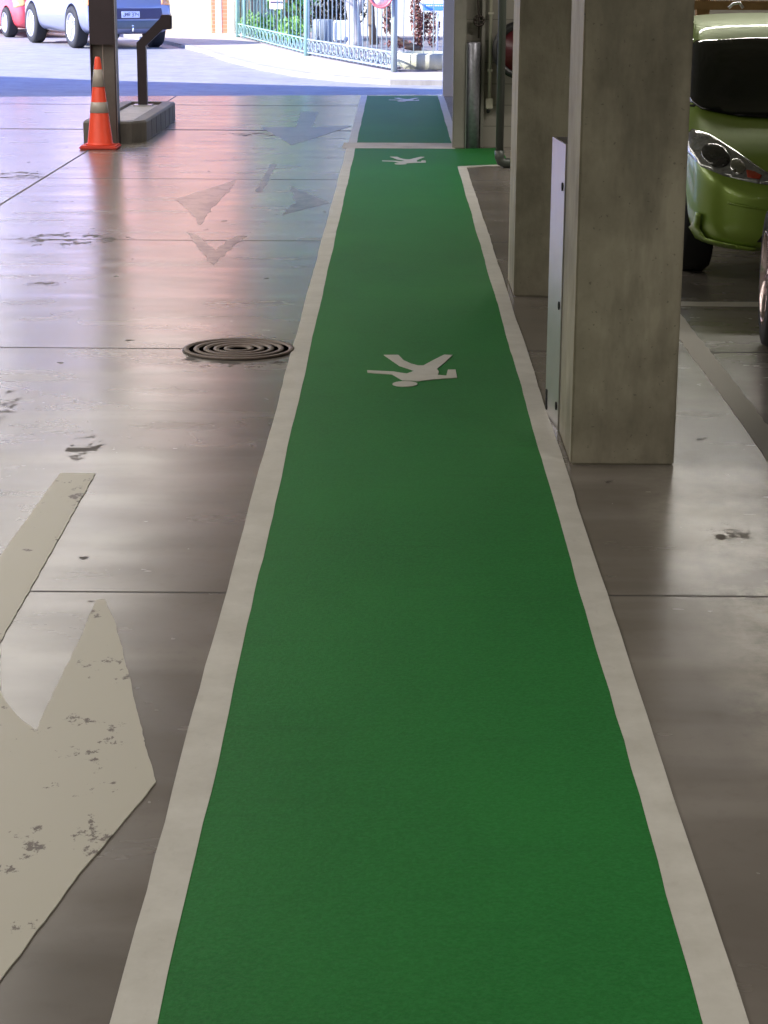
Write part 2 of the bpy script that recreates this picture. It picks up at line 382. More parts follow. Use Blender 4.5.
# ------------------------------------------------------------------ other floor markings
W = lambda px, py: (G(px, py).x, G(px, py).y)
hd = [(-.835, 5.37), (-.815, 5.37)] + [W(114, 620), W(121, 645), W(129, 676), W(138, 715), W(147, 752), W(156, 783), W(130, 815), W(85, 868), W(50, 915), W(0, 982), W(-60, 1060), (-.95, 2.6), (-1.05, 3.3), (-1.25, 3.9), (-1.25, 5.2)]
arrow = hd + [(-1.19, 5.83), (-1.175, 6.8), (-1.05, 6.8), (-1.045, 5.9), (-1.04, 5.0)] + [W(0, 691), W(6, 703), W(14, 713), W(24, 723), W(36, 732), W(60, 680), W(80, 640), W(95, 603)]
tag(B('worn_arrow').prism(rough(arrow, .0018, .03), .0005, .0035).build('lane_arrow'), 'large worn white turn arrow on the concrete at the near left', 'floor marking')
f1 = [W(301, 112), W(318, 112), W(312, 127), W(352, 126), W(292, 145), W(260, 127), W(296, 127)]
tag(B('scrub').prism(rough(f1, .01, .1), .0005, .0015).build('faded_arrow'), 'faint grey arrow pointing at the camera, farthest up the lane near the street', 'floor marking')
b = B('ghost')
b.prism(rough([W(271, 164), W(277, 164), W(262, 192), W(256, 192)], .012, .08), .0005, .0012)
b.prism(rough([W(175, 199), W(236, 180), W(230, 190), W(222, 198), W(214, 206), W(200, 225), W(190, 212)], .012, .08), .0005, .0012)
b.prism(rough([W(290, 186), W(330, 203), W(282, 215), W(296, 202)], .012, .08), .0005, .0012)
b.prism(rough([W(236, 236), W(248, 236), W(226, 252), W(214, 266), W(186, 232), W(198, 236), W(215, 250)], .012, .08), .0005, .0012)
tag(b.build('faded_arrow'), 'scrubbed out three way arrow ghost on the floor between manhole and street', 'floor marking')
root = empty('parking_bay_lines', (0, 0, 0), 'worn cream parking bay lines on the floor in front of the green car', 'floor marking')
B('parkline').prism(rough([(1.40, 10.42), (6, 10.42), (6, 10.56), (1.40, 10.56)], .006, .08), .0005, .003).build('bay_line', root)
B('parkline').prism(rough([(1.355, 6.4), (1.455, 6.4), (1.465, 10.42), (1.365, 10.42)], .006, .08), .0005, .003).build('bay_line', root)
# ------------------------------------------------------------------ manhole cover
mo = empty('manhole_cover', (-.725, 9.13, 0), 'round cast iron manhole cover with concentric rings beside the walkway edge', 'manhole cover')
B('iron').lathe([(.0, .0005), (.262, .0005), (.262, .004), (0, .004)]).build('cover_plate', mo)
for i, r_ in enumerate((.245, .198, .152, .106, .058)):
    B('ironpale').lathe([(r_-.013, .0042), (r_-.010, .010), (r_+.010, .010), (r_+.013, .0042)]).build('ring', mo)
# ------------------------------------------------------------------ pillars
def pillar(x0, x1, y0, y1, label):
    b = B('pillar').box(x0, x1, y0, y1, 0, 3.2, bev=.007)
    return tag(b.build('concrete_pillar'), label, 'pillar', 'rectangular concrete pillars to the right of the walkway')
pillar(.632, 1.004, 6.98, 7.50, 'large concrete pillar nearest the camera with steel guard behind it')
pillar(.635, 1.01, 10.70, 11.28, 'farther concrete pillar half hidden behind the nearest pillar')
g = empty('steel_guard', (.640, 7.515, 0), 'waist high folded sheet steel guard fixed behind the near concrete pillar', 'guard')
zt = 1.09; g.rotation_euler = (0, 0, .07)
b = B('guard')
b.box(-.013, -.005, .0, .34, .0, zt); b.box(-.005, .09, .33, .34, .0, zt); b.box(.05, .09, .0, .006, 0, zt); b.build('sheet', g)
for z in (.93, .48, .09):
    B('hole').lathe([(0, 0), (.016, 0), (.016, .004), (0, .004)], Matrix.Translation((-.013, .045, z)) @ Matrix.Rotation(-PI/2, 4, 'Y'), 16).build('bolt_hole', g)
B('hole').box(-.0165, -.013, .29, .32, .02, .1).build('slot', g)
# ------------------------------------------------------------------ far wall fittings
def S(b, name, label, cat, **k): return tag(b.build(name), label, cat, **k)
gp = empty('guard_pipe', (.722, 19.47, 0), 'short thick galvanised pipe standing against the far concrete wall', 'pipe')
B('tube').lathe([(.066, 0), (.066, .985), (.058, .995), (0, .995)], seg=24).build('pipe', gp)
B('galv').box(-.068, -.060, -.072, .0, .0, .985).build('edge_strip', gp)
v = empty('valve', (.772, 19.52, 0), 'dark round valve handwheel on thin pipes above the galvanised pipe', 'valve')
mt = Matrix.Translation((0, -.03, 1.19)) @ Matrix.Rotation(PI/2, 4, 'X')
b = B('iron')
for k in range(8):
    t0, t1 = 2*PI*k/8, 2*PI*(k+1)/8
    b.tube([mt @ Vector((.045*math.cos(t), .045*math.sin(t), 0)) for t in (t0, (t0+t1)/2, t1)], .012, 8)
b.tube([mt @ Vector((-.045, 0, 0)), mt @ Vector((.045, 0, 0))], .007, 6).tube([mt @ Vector((0, -.045, 0)), mt @ Vector((0, .045, 0))], .007, 6)
b.build('handwheel', v)
B('iron').tube([(0, .02, 1.03), (0, .02, 1.19), (-.02, .02, 1.5), (-.02, .02, 2.4)], .009, 8).tube([(.03, .02, 1.19), (.05, .02, 1.6), (.05, .02, 2.4)], .008, 8).build('stem_pipe', v)
c_ = empty('wall_conduit', (.885, 19.53, 0), 'thin cream conduit ending in a small socket on the far wall', 'conduit')
B('conduit').tube([(0, 0, .46), (0, 0, 3.15)], .016, 10).build('tube', c_)
B('conduit').box(-.035, .035, -.03, .018, .37, .47, bev=.008).build('socket_box', c_)
B('hole').lathe([(0, 0), (.017, 0), (.017, .006), (0, .006)], Matrix.Translation((-.01, -.005, .345)) @ Matrix.Rotation(PI/2, 4, 'X'), 12).tube([(-.01, 0, .37), (-.01, 0, .33)], .014, 8).build('outlet', c_)
for z in (.72, 1.25): B('conduit').box(-.026, .026, -.02, .018, z, z+.02).build('clip', c_)
b = B('down').tube([(.895, 17.62, 3.15), (.895, 17.62, .12)], .034, 14)
d_ = b.build('downpipe'); tag(d_, 'dark upright drain pipe with an elbow foot left of the far pillar', 'pipe')
B('down').tube([(.895, 17.62, .15), (.896, 17.62, .09), (.91, 17.62, .055), (.94, 17.62, .042), (1.02, 17.62, .042)], .042, 14).build('elbow', d_)
rl = empty('hose_reel', (1.16, 19.3, .93), 'dark red round fire hose reel with black rim on the far wall', 'hose reel')
mt = Matrix.Translation((0, .1, 0)) @ Matrix.Rotation(PI/2, 4, 'X')
B('black').lathe([(.20, 0), (.265, 0), (.265, .03), (.235, .035), (.235, .16), (.265, .165), (.265, .195), (.20, .195), (.20, 0)], mt, 40).build('rim', rl)
B('maroon').lathe([(.0, .0), (.2, .0), (.2, .19), (.07, .2), (.05, .24), (0, .24)], mt, 40).build('drum', rl)
B('black').box(-.04, .04, .08, .26, -.3, .3).build('bracket', rl)
# pier at the mouth of the garage
struct(B('bluewall').box(.605, 1.6, 27.05, 27.25, -.2, 3.2).build('trim_4'))
# ------------------------------------------------------------------ steel column, kerb island, reader post, cone
col = empty('steel_column', (-2.805, 19.62, 0), 'brown H section steel column standing by the kerb island behind the cone', 'column')
B('steel_grey').box(-.115, .105, -.005, .005, 0, 3.2).build('web', col)
B('steel_brown').box(-.125, -.115, -.1, .1, 0, 3.2).build('flange', col)
B('steel_brown').box(.105, .117, -.1, .1, 0, 3.2).m('steel_light').box(.1175, .1195, -.1, -.085, 0, 3.2).build('flange', col)
B('steel_brown').box(-.114, .104, -.1, -.09, .95, 3.2).build('cover_plate', col)
B('steel_light').box(-.02, -.012, -.012, -.005, 0, .95).build('pale_strip', col)  # narrow pale strip up the web, below the cover plate
isl = empty('kerb_island', (-2.76, 21.2, 0), 'low concrete kerb island around the leaning post, right of the cone', 'kerb island')
x0, x1, y0, y1 = -.32, .29, -1.40, 1.55
out = [(x0, y0+.12), (x0+.12, y0), (x1-.12, y0), (x1, y0+.22), (x1, y1-.1), (x1-.1, y1), (x0+.1, y1), (x0, y1-.1)]
inn = [(x0+.13, y0+.2), (x0+.18, y0+.15), (x1-.2, y0+.15), (x1-.13, y0+.26), (x1-.13, y1-.16), (x1-.16, y1-.13), (x0+.16, y1-.13), (x0+.13, y1-.16)]
b = B('kerbc'); nb = len(out)
lo = [b.bm.verts.new((p[0], p[1], 0)) for p in out]; hi = [b.bm.verts.new((p[0], p[1], .185)) for p in out]
hi2 = [b.bm.verts.new((p[0]*.955, p[1]*.99, .205)) for p in out]; ih = [b.bm.verts.new((p[0], p[1], .205)) for p in inn]; il = [b.bm.verts.new((p[0], p[1], .1)) for p in inn]
for A_, B2 in ((lo, hi), (hi, hi2), (hi2, ih), (ih, il)):
    for k in range(nb): b.bm.faces.new((A_[k], A_[(k+1) % nb], B2[(k+1) % nb], B2[k]))
b.build('kerb_ring', isl)
B('islandtop').prism([(p[0]*1.01, p[1]*1.005) for p in inn], .005, .175).build('infill', isl)
for yy in (-.75, -.35, .05, .45, .85, 1.2): B('hole').box(x1-.002, x1+.0015, yy-.006, yy+.006, .01, .18).build('kerb_joint', isl)
ps = empty('reader_post', (-2.80, 22.45, .176), 'bent brown steel post leaning right at its top, on the kerb island', 'post')
def bar(b, pts, w2, d2):
    rings = []
    for (x, z, nx, nz) in pts:
        rings.append([b.bm.verts.new((x+sx*w2*nx, sy*d2, z+sx*w2*nz)) for sx, sy in ((-1, -1), (1, -1), (1, 1), (-1, 1))])
    for A_, B2 in zip(rings, rings[1:]):
        for k in range(4): b.bm.faces.new((A_[k], A_[(k+1) % 4], B2[(k+1) % 4], B2[k])).material_index = b.cur
    for q in (rings[0], rings[-1]): b.bm.faces.new(q)
b = B('steel_brown'); bar(b, [(0, .0, 1, 0), (0, .66, 1, -.35), (.27, .92, .75, -.75)], .05, .05); b.build('post', ps)
B('steel_brown').box(.22, .335, -.07, .07, .82, .975, bev=.01).m('steel_light').box(.336, .34, -.05, -.03, .86, .97).build('reader_head', ps)
B('galv').box(-.1, .1, -.1, .1, 0, .012).build('base_plate', ps)
cn = empty('traffic_cone', (-2.815, 19.22, 0), 'orange traffic cone with two pale bands standing in front of the steel column', 'traffic cone')
B('cone_base').box(-.178, .178, -.178, .178, 0, .035, bev=.012).build('base', cn)
def rad(z): return .122 - (z-.035)/.815*.097
B('cone').lathe([(.14, .035), (.125, .05), (rad(.06), .06), (rad(.83), .83), (.018, .85), (0, .85)]).build('cone_body', cn)
for z0, z1 in ((.335, .435), (.575, .735)):
    B('cone_band').lathe([(rad(z0)+.0005, z0), (rad(z0)+.003, z0+.001), (rad(z1)+.003, z1-.001), (rad(z1)+.0005, z1)]).build('band', cn)
# ------------------------------------------------------------------ cars
def ring_pts(zb, zs, zt, w_, wt):
    hh = [(0, zb), (w_*.55, zb), (w_*.88, zb+.01), (w_*.985, zb+.10*(zs-zb)/.5+.02), (w_, zb+(zs-zb)*.5), (w_*.985, zs-.03), (w_*.95, zs+.01*(zt-zs)),
          (wt+(w_*.95-wt)*.45, zs+(zt-zs)*.52), (wt, zt-(zt-zs)*.07-.005), (wt*.82, zt-.005), (wt*.4, zt+.008)]
    return hh + [(0, zt+.012)] + [(-x, z) for x, z in reversed(hh[1:])]
def car_body(st, mat, wheels, wr, W_):
    bm = bmesh.new(); rings = []
    for (u, zb, zs, zt, w_, wt) in st:
        rings.append([bm.verts.new((x, u, z)) for x, z in ring_pts(zb, zs, zt, w_, wt)])
    n_ = len(rings[0])
    for A_, B2 in zip(rings, rings[1:]):
        for k in range(n_): bm.faces.new((A_[k], A_[(k+1) % n_], B2[(k+1) % n_], B2[k]))
    for rr in (rings[0], rings[-1]): # caps as quads strips
        half = n_//2
        for k in range(half):
            a, b2, c2, d2 = k, k+1, n_-k-1, (n_-k) % n_
            vs = [rr[i] for i in dict.fromkeys((a, b2, c2, d2))]
            if len(vs) > 2: bm.faces.new(vs)
    bmesh.ops.recalc_face_normals(bm, faces=bm.faces)
    me = bpy.data.meshes.new('tmp'); bm.to_mesh(me); bm.free()
    o = bpy.data.objects.new('tmp', me); C.objects.link(o)
    sb = o.modifiers.new('s', 'SUBSURF'); sb.levels = 3; sb.render_levels = 3
    cut = []
    for u in wheels:
        for sx in (-1, 1):
            c3 = B('black').lathe([(wr*1.13, -.14), (wr*1.13, .2)], Matrix.Translation((sx*W_, u, wr)) @ Matrix.Rotation(sx*PI/2, 4, 'Y'), 40).build('cut'); cut.append(c3)
            md = o.modifiers.new('b', 'BOOLEAN'); md.object = c3; md.operation = 'DIFFERENCE'; md.solver = 'EXACT'
    dg = bpy.context.evaluated_depsgraph_get()
    m2 = bpy.data.meshes.new_from_object(o.evaluated_get(dg)); m2.materials.clear(); m2.materials.append(M[mat])
    for p in m2.polygons: p.use_smooth = True; p.material_index = 0
    try: m2.set_sharp_from_angle(angle=math.radians(40))
    except Exception: pass
    o.modifiers.clear(); bpy.data.objects.remove(o)
    for c3 in cut: bpy.data.objects.remove(c3)
    return m2
def patch(bvh, poly, axis, name, mat, parent, off=.004, step=.03, start=None):
    """drape a flat outline onto the body. axis 'F' from the front, 'R' from the rear, 'L'/'T' from the sides (poly = (across, z))"""
    pts = [Vector(p) for p in poly]; den = []
    for a, b2 in zip(pts, pts[1:]+pts[:1]):
        k = max(1, int((b2-a).length/step)); den += [a.lerp(b2, i/k) for i in range(k)]
    nb_ = len(den); edges = [(i, (i+1) % nb_) for i in range(nb_)]
    xs = [p.x for p in den]; ys = [p.y for p in den]; ins = []
    y = min(ys)+step/2
    while y < max(ys):
        x = min(xs)+step/2
        while x < max(xs):
            c2 = False; q = Vector((x, y))
            for a, b2 in zip(den, den[1:]+den[:1]):
                if (a.y > y) != (b2.y > y) and x < (b2.x-a.x)*(y-a.y)/(b2.y-a.y)+a.x: c2 = not c2
            if c2 and min((q-d).length for d in den) > step*.4: ins.append(q)
            x += step
        y += step
    V, E_, Fc, *_ = geometry.delaunay_2d_cdt(den+ins, edges, [list(range(nb_))], 1, 1e-5)
    bm = bmesh.new(); vs = []; bad = set()
    for i, p in enumerate(V):
        if axis == 'F': o3, d3 = Vector((p.x, -2, p.y)), Vector((0, 1, 0))
        elif axis == 'R': o3, d3 = Vector((p.x, 9, p.y)), Vector((0, -1, 0))
        elif axis == 'L': o3, d3 = Vector((-3, p.x, p.y)), Vector((1, 0, 0))
        else: o3, d3 = Vector((3, p.x, p.y)), Vector((-1, 0, 0))
        h, nn, *_r = bvh.ray_cast(o3, d3)
        if h is None: bad.add(i); h = o3; nn = d3
        vs.append(bm.verts.new(h + nn*off*(1 if nn.dot(d3) < 0 else -1)))
    for f in Fc:
        if len(set(f)) > 2 and not any(i in bad for i in f):
            try: bm.faces.new([vs[i] for i in f])
            except ValueError: pass
    bmesh.ops.delete(bm, geom=[v for v in bm.verts if not v.link_faces], context='VERTS')
    sgn = {'F': Vector((0, -1, 0)), 'R': Vector((0, 1, 0)), 'L': Vector((-1, 0, 0)), 'T': Vector((1, 0, 0))}[axis]
    bmesh.ops.recalc_face_normals(bm, faces=bm.faces)
    s_ = sum(f.normal.dot(sgn) for f in bm.faces)
    if s_ < 0: bmesh.ops.reverse_faces(bm, faces=bm.faces)
    for f in bm.faces: f.smooth = True
    ext = bmesh.ops.extrude_edge_only(bm, edges=[e for e in bm.edges if e.is_boundary])
    for v_ in [x for x in ext['geom'] if isinstance(x, bmesh.types.BMVert)]: v_.co -= sgn*(off+.004)
    me = bpy.data.meshes.new(name); bm.to_mesh(me); bm.free(); me.materials.append(M[mat])
    o = bpy.data.objects.new(name, me); C.objects.link(o); o.parent = parent; return o
def wheel(parent, x, u, r_, wd, side, rim='rim', spokes=5):
    mt = Matrix.Translation((x, u, r_)) @ Matrix.Rotation(side*PI/2, 4, 'Y')    # +z of lathe = outward
    rr = r_*.68
    wo_ = B('tyre').lathe([(rr, -wd/2), (r_*.93, -wd/2), (r_, -wd*.35), (r_, wd*.35), (r_*.95, wd/2), (rr, wd/2+.004), (rr*.97, wd/2-.01), (rr*.97, -wd/2), (rr, -wd/2)], mt, 40).build('wheel', parent)
    b = B(rim).lathe([(rr*.97, wd/2-.03), (rr*1.0, wd/2+.004), (rr*.93, wd/2+.004), (rr*.9, wd/2-.03), (rr*.9, -wd/2)], mt, 40)
    b.lathe([(0, wd/2-.01), (rr*.2, wd/2-.01), (rr*.22, wd/2-.03), (rr*.22, 0)], mt, 20)
    for k in range(spokes):
        for dk in (-.16, .16):
            m3 = mt @ Matrix.Rotation(2*PI*k/spokes+dk, 4, 'Z')
            b.box(rr*.12, rr*.94, -rr*.055, rr*.055, wd/2-.045, wd/2-.012, m3)
    b.build('rim', wo_)
    B('black').lathe([(0, -wd*.2), (rr*.9, -wd*.2), (rr*.9, -wd*.25), (0, -wd*.25)], mt, 24).build('brake_disc', wo_)
    return wo_
# green hatchback facing the camera
car = empty('hatchback', (2.475, 10.92, 0), 'lime green hatchback parked nose toward the camera behind the near pillar', 'car')
st = [(0, .33, .47, .52, .44, .36), (.03, .24, .53, .575, .62, .50), (.12, .20, .59, .635, .745, .60), (.30, .18, .67, .72, .815, .68), (.55, .17, .75, .81, .84, .70), (.85, .17, .82, .88, .85, .71), (1.02, .17, .86, .95, .85, .70),
      (1.40, .17, .88, 1.17, .85, .665), (1.78, .17, .90, 1.32, .85, .64), (2.1, .17, .90, 1.39, .85, .63), (2.7, .17, .91, 1.42, .85, .62), (3.2, .18, .92, 1.39, .85, .6), (3.6, .2, .92, 1.22, .83, .6), (3.8, .24, .9, .98, .78, .6), (3.88, .32, .7, .76, .65, .5)]
me = car_body(st, 'gpaint', (.80, 3.25), .30, .85); bo = bpy.data.objects.new('body', me); C.objects.link(bo); bo.parent = car
bv = BVHTree.FromPolygons([v.co for v in me.vertices], [p.vertices[:] for p in me.polygons])
patch(bv, [(-.735, .94), (-.70, 1.10), (-.655, 1.23), (-.62, 1.265), (-.3, 1.285), (.3, 1.285), (.62, 1.265), (.655, 1.23), (.70, 1.10), (.735, .94), (.70, .905), (.5, .875), (0, .86), (-.5, .875), (-.70, .905)], 'F', 'windscreen', 'glass', car, .014, .025)
for s in (-1, 1):
    hl = patch(bv, [(s*x, z) for x, z in ((.822, .70), (.81, .78), (.775, .815), (.70, .80), (.60, .735), (.48, .65), (.38, .60), (.40, .57), (.52, .58), (.68, .61), (.78, .645))], 'F', 'headlight', 'lens', car, .006, .025)
    patch(bv, [(s*x, z) for x, z in ((.56, .64), (.52, .635), (.48, .615), (.50, .597), (.56, .605))], 'F', 'indicator', 'amber', hl, .010, .015)
    hl2 = patch(bv, [(s*(.70+.068*math.cos(t)), .70+.055*math.sin(t)) for t in [2*PI*k/20 for k in range(20)]], 'F', 'lamp_reflector', 'lensdark', hl, .010, .02)
    patch(bv, [(s*(.60+.04*math.cos(t)), .655+.035*math.sin(t)) for t in [2*PI*k/20 for k in range(20)]], 'F', 'lamp_reflector', 'chrome', hl, .010, .02)
patch(bv, [(-.37, .58), (.37, .58), (.36, .50), (-.36, .50)], 'F', 'grille', 'black', car, .006, .04)
patch(bv, [(-.42, .40), (.42, .40), (.50, .27), (-.50, .27)], 'F', 'lower_grille', 'black', car, .006, .04)
patch(bv, [(.95, .92), (1.4, 1.12), (1.9, 1.28), (3.0, 1.3), (3.45, 1.2), (3.5, .95), (2.2, .92)], 'L', 'side_window', 'glass', car, .004, .08)
patch(bv, [(.95, .92), (1.4, 1.12), (1.9, 1.28), (3.0, 1.3), (3.45, 1.2), (3.5, .95), (2.2, .92)], 'T', 'side_window', 'glass', car, .004, .08)
B('black').tube([(-.58, .96, .905), (-.3, .93, .93), (-.02, .92, .92)], .008, 6).build('wiper', car)
B('black').tube([(0, 2.3, 1.40), (0, 2.45, 1.47)], .006, 6).build('antenna', car)
# raised lip round the corner of the bumper
for s in (-1, 1):
    patch(bv, [(s*x, z) for x, z in ((.79, .40), (.80, .30), (.765, .245), (.5, .225), (.5, .245), (.74, .275), (.772, .32), (.77, .40))], 'F', 'bumper_lip', 'gpaint', car, .018, .02)
    patch(bv, [(s*x, z) for x, z in ((.66, .47), (.42, .435), (.42, .445), (.66, .485))], 'F', 'bumper_crease', 'gpaint', car, .010, .02)
for u in (.80, 3.25):
    for s in (-1, 1): wheel(car, s*.745, u, .295, .18, s)
# dark car at the right edge, only its wheel shows
dc = empty('parked_car', (0, 0, 0), 'black parked car at the right edge, only one polished wheel in view', 'car')
st2 = [(0, .36, .6, .7, .55, .45), (.06, .25, .7, .82, .72, .55), (.25, .2, .85, 1.0, .83, .6), (.6, .19, .9, 1.2, .86, .62), (1.1, .19, .92, 1.38, .86, .61), (2.2, .19, .92, 1.42, .86, .61), (2.8, .19, .9, 1.2, .86, .62), (3.2, .19, .86, .95, .86, .7), (3.9, .2, .76, .82, .82, .66), (4.15, .24, .6, .66, .7, .55), (4.22, .34, .5, .55, .5, .4)]
me = car_body(st2, 'dpaint', (.72, 3.3), .325, .86); bo = bpy.data.objects.new('body', me); C.objects.link(bo); bo.parent = dc
bv = BVHTree.FromPolygons([v.co for v in me.vertices], [p.vertices[:] for p in me.polygons])
for ax in 'LT': patch(bv, [(.7, .98), (1.1, 1.28), (2.2, 1.32), (2.9, .98)], ax, 'side_window', 'glass', dc, .004, .1)
for u in (.72, 3.3):
    for s in (-1, 1): wheel(dc, s*.80, u, .325, .22, s, 'rimdark', 5)
a = math.radians(5.5)
# local +y runs from tail to nose; nose points back past the camera side
dc.rotation_euler = (0, 0, PI - a)
loc_w = Matrix.Rotation(PI-a, 3, 'Z') @ Vector((.91, .72, 0))
dc.location = Vector((1.722, 9.30, 0)) - loc_w
# silver blue SUV across the street
suv = empty('suv', (0, 0, -.012), 'silver blue suv parked across the street, seen from its rear corner', 'car')
st3 = [(0, .42, .70, .80, .80, .70), (.05, .34, .80, .95, .88, .74), (.14, .30, .98, 1.2, .91, .74), (.35, .28, 1.05, 1.52, .92, .72), (.7, .27, 1.06, 1.66, .92, .70), (1.6, .27, 1.05, 1.72, .92, .69), (2.5, .27, 1.03, 1.66, .92, .68), (3.0, .27, 1.02, 1.4, .92, .7), (3.4, .27, 1.0, 1.12, .92, .76), (4.1, .28, .92, 1.0, .9, .74), (4.5, .32, .8, .86, .82, .66), (4.62, .42, .65, .7, .65, .5)]
me = car_body(st3, 'spaint', (.92, 3.65), .41, .92); bo = bpy.data.objects.new('body', me); C.objects.link(bo); bo.parent = suv
bv = BVHTree.FromPolygons([v.co for v in me.vertices], [p.vertices[:] for p in me.polygons])
patch(bv, [(-.62, 1.12), (-.58, 1.5), (.58, 1.5), (.62, 1.12)], 'F', 'rear_window', 'glass', suv, .004, .08)
patch(bv, [(-.70, .585), (-.66, .79), (.66, .79), (.70, .585)], 'F', 'shaded_plate_recess', 'shaded_recess', suv, .004, .05)  # plate recess widened and darkened to stand in for the tailgate's shade
pl = B('plate').box(-.19, .19, -.022, -.010, .61, .735, bev=.003).build('number_plate', suv)
tx = B('plate_txt')
def glyph(b, segs, x, z, wd, hh):
    for (a0, b0, a1, b1) in segs:
        q0 = Vector((x+a0*wd, -.0235, z+b0*hh)); q1 = Vector((x+a1*wd, -.0235, z+b1*hh)); b.tube([q0, q1], .006, 5)
GL = {'M': [(0, 0, 0, 1), (0, 1, .5, .4), (.5, .4, 1, 1), (1, 1, 1, 0)], 'R': [(0, 0, 0, 1), (0, 1, 1, 1), (1, 1, 1, .5), (1, .5, 0, .5), (.4, .5, 1, 0)], 'J': [(1, 1, 1, 0), (1, 0, 0, 0), (0, 0, 0, .3)], '3': [(0, 1, 1, 1), (1, 1, 1, 0), (1, 0, 0, 0), (.2, .5, 1, .5)], '7': [(0, 1, 1, 1), (1, 1, .4, 0)], '4': [(0, 1, 0, .5), (0, .5, 1, .5), (1, 1, 1, 0)]}
for i, ch in enumerate('JMR374'):
    if i == 3: tx.build('plate_lettering', pl); tx = B('plate_txt')
    glyph(tx, GL[ch], -.155+i*.052+(.02 if i > 2 else 0), .64, .036, .065)
tx.build('plate_lettering', pl)
for s in (-1, 1): patch(bv, [(s*.88, .84), (s*.87, 1.08), (s*.70, 1.08), (s*.66, .86)], 'F', 'tail_light', 'taill', suv, .006, .04)
patch(bv, [(-.80, .555), (.80, .555), (.74, .40), (-.74, .40)], 'F', 'bumper_trim', 'trimgrey', suv, .006, .05)
tb = B('chrome').tube([(.02, .05, .36), (.02, -.08, .36), (.02, -.08, .43)], .018, 8).lathe([(0, -.028), (.02, .0), (.028, 0), (.02, .02), (0, .028)], Matrix.Translation((.02, -.08, .45)), 12); tb.build('tow_ball', suv)
for ax in 'LT': patch(bv, [(.4, 1.12), (.6, 1.5), (1.6, 1.56), (2.5, 1.5), (3.0, 1.12)], ax, 'side_window', 'glass', suv, .004, .1)
for u in (.92, 3.65):
    for s in (-1, 1): wheel(suv, s*.815, u, .41, .25, s)
ANG = math.radians(27); suv.rotation_euler = (0, 0, ANG)
suv.location = Vector((-6.12, 40.4, -.012)) - Matrix.Rotation(ANG, 3, 'Z') @ Vector((-.92, 0, 0))
rc = empty('parked_car', (0, 0, -.012), 'red parked car at the far left, in front of the silver suv', 'car')
me = car_body([(u, a1, b1, c1, d1, e1) for u, a1, b1, c1, d1, e1 in st2], 'rpaint', (.72, 3.3), .33, .86); bo = bpy.data.objects.new('body', me); C.objects.link(bo); bo.parent = rc
bv = BVHTree.FromPolygons([v.co for v in me.vertices], [p.vertices[:] for p in me.polygons])
for s in (-1, 1): patch(bv, [(s*.80, .66), (s*.81, .92), (s*.60, .95), (s*.58, .72)], 'F', 'tail_light', 'taill', rc, .006, .04)
for ax in 'LT': patch(bv, [(.7, .98), (1.1, 1.28), (2.2, 1.32), (2.9, .98)], ax, 'side_window', 'glass', rc, .004, .1)
patch(bv, [(-.6, .42), (.6, .42), (.58, .32), (-.58, .32)], 'F', 'bumper_trim', 'black', rc, .006, .05)
for u in (.72, 3.3):
    for s in (-1, 1): wheel(rc, s*.79, u, .33, .22, s)
rc.rotation_euler = (0, 0, ANG); rc.location = Vector((-8.55, 46.0, -.012)) - Matrix.Rotation(ANG, 3, 'Z') @ Vector((-.86, 0, 0))
# ------------------------------------------------------------------ timber racking behind the green car
tr = empty('timber_frame', (3.0, 16.4, 0), 'rough brown timber frame standing in the dark behind the green car', 'timber frame')
for x in (-.62, -.02, .9): B('wood').box(x, x+.1, 0, .1, 0, 2.2).build('upright', tr)
for z in (.3, 1.375): B('wood').box(-.7, 1.1, -.05, -.005, z, z+.07).build('rail', tr)
wr_ = B('galv').tube([(2.55, 15.9, 1.40), (2.58, 15.9, 1.43), (2.63, 15.9, 1.44), (2.66, 15.9, 1.40)], .012, 8).build('wire_loop', tr)
wr_.matrix_parent_inverse = Matrix.Translation((-3.0, -16.4, 0))
# ------------------------------------------------------------------ buildings over the street
bd = empty('brick_building', (-4.7, 48.0, .055), 'cream and orange brick building across the street behind the suv', 'building')
B('creamb').box(-1.9, .36, 0, 4, 0, 1.9).build('cream_wall', bd)
B('orangeb').box(.36, .74, -.04, 4, 0, 1.9).m('white_wall').prism([(.46, -.06), (.56, -.06), (.60, -.05), (.46, -.05)], 0, 1.2).build('orange_pier', bd)
B('white_wall').box(.74, .88, -.05, 4, 0, 1.9).build('white_pier', bd)
B('peachb').box(-1.9, .88, -.04, 4, 1.9, 9).build('orange_wall', bd)
B('strip').box(-1.95, .9, -.15, 0, 1.84, 1.95).build('string_course', bd)
b2 = empty('pale_building', (-11, 50.5, .055), 'pale lilac rendered building left of the brick building, behind the cars', 'building')
B('bluewall').box(-7, 4.35, 0, 4, 0, 8).build('wall', b2)
B('glass').box(-2, -.5, -.02, .02, 2.6, 4.0).build('window', b2)
B('glass').box(1, 2.5, -.02, .02, 2.6, 4.0).build('window', b2)
b3 = empty('white_building', (0, 50, .055), 'white rendered building behind the fence and trees', 'building')
B('white_wall').box(-3.7, -1.2, 0, 5, 0, 7.4).box(-1.2, 9, -3.6, 5, 0, 7.4).build('wall', b3)
B('steel_grey').box(-1.3, 9.1, -3.8, 5, 7.4, 7.55).build('roof', b3)
# garden bed behind the fence
fa = G(238, 37, .06); fb = G(307, 55.5, .06); fc = G(394, 71.5, .06)
tag(B('gravel').prism([(fa.x+.1, fa.y-.6), (fb.x+.1, fb.y-.2), (fc.x+.1, fc.y), (8, 33.4), (8, 46.35), (-1.25, 46.35), (-1.25, 49.9), (-3.6, 49.9)], .0555, .08).build('garden_bed'), 'grey mulch and gravel bed behind the street fence', 'garden bed', kind='stuff')
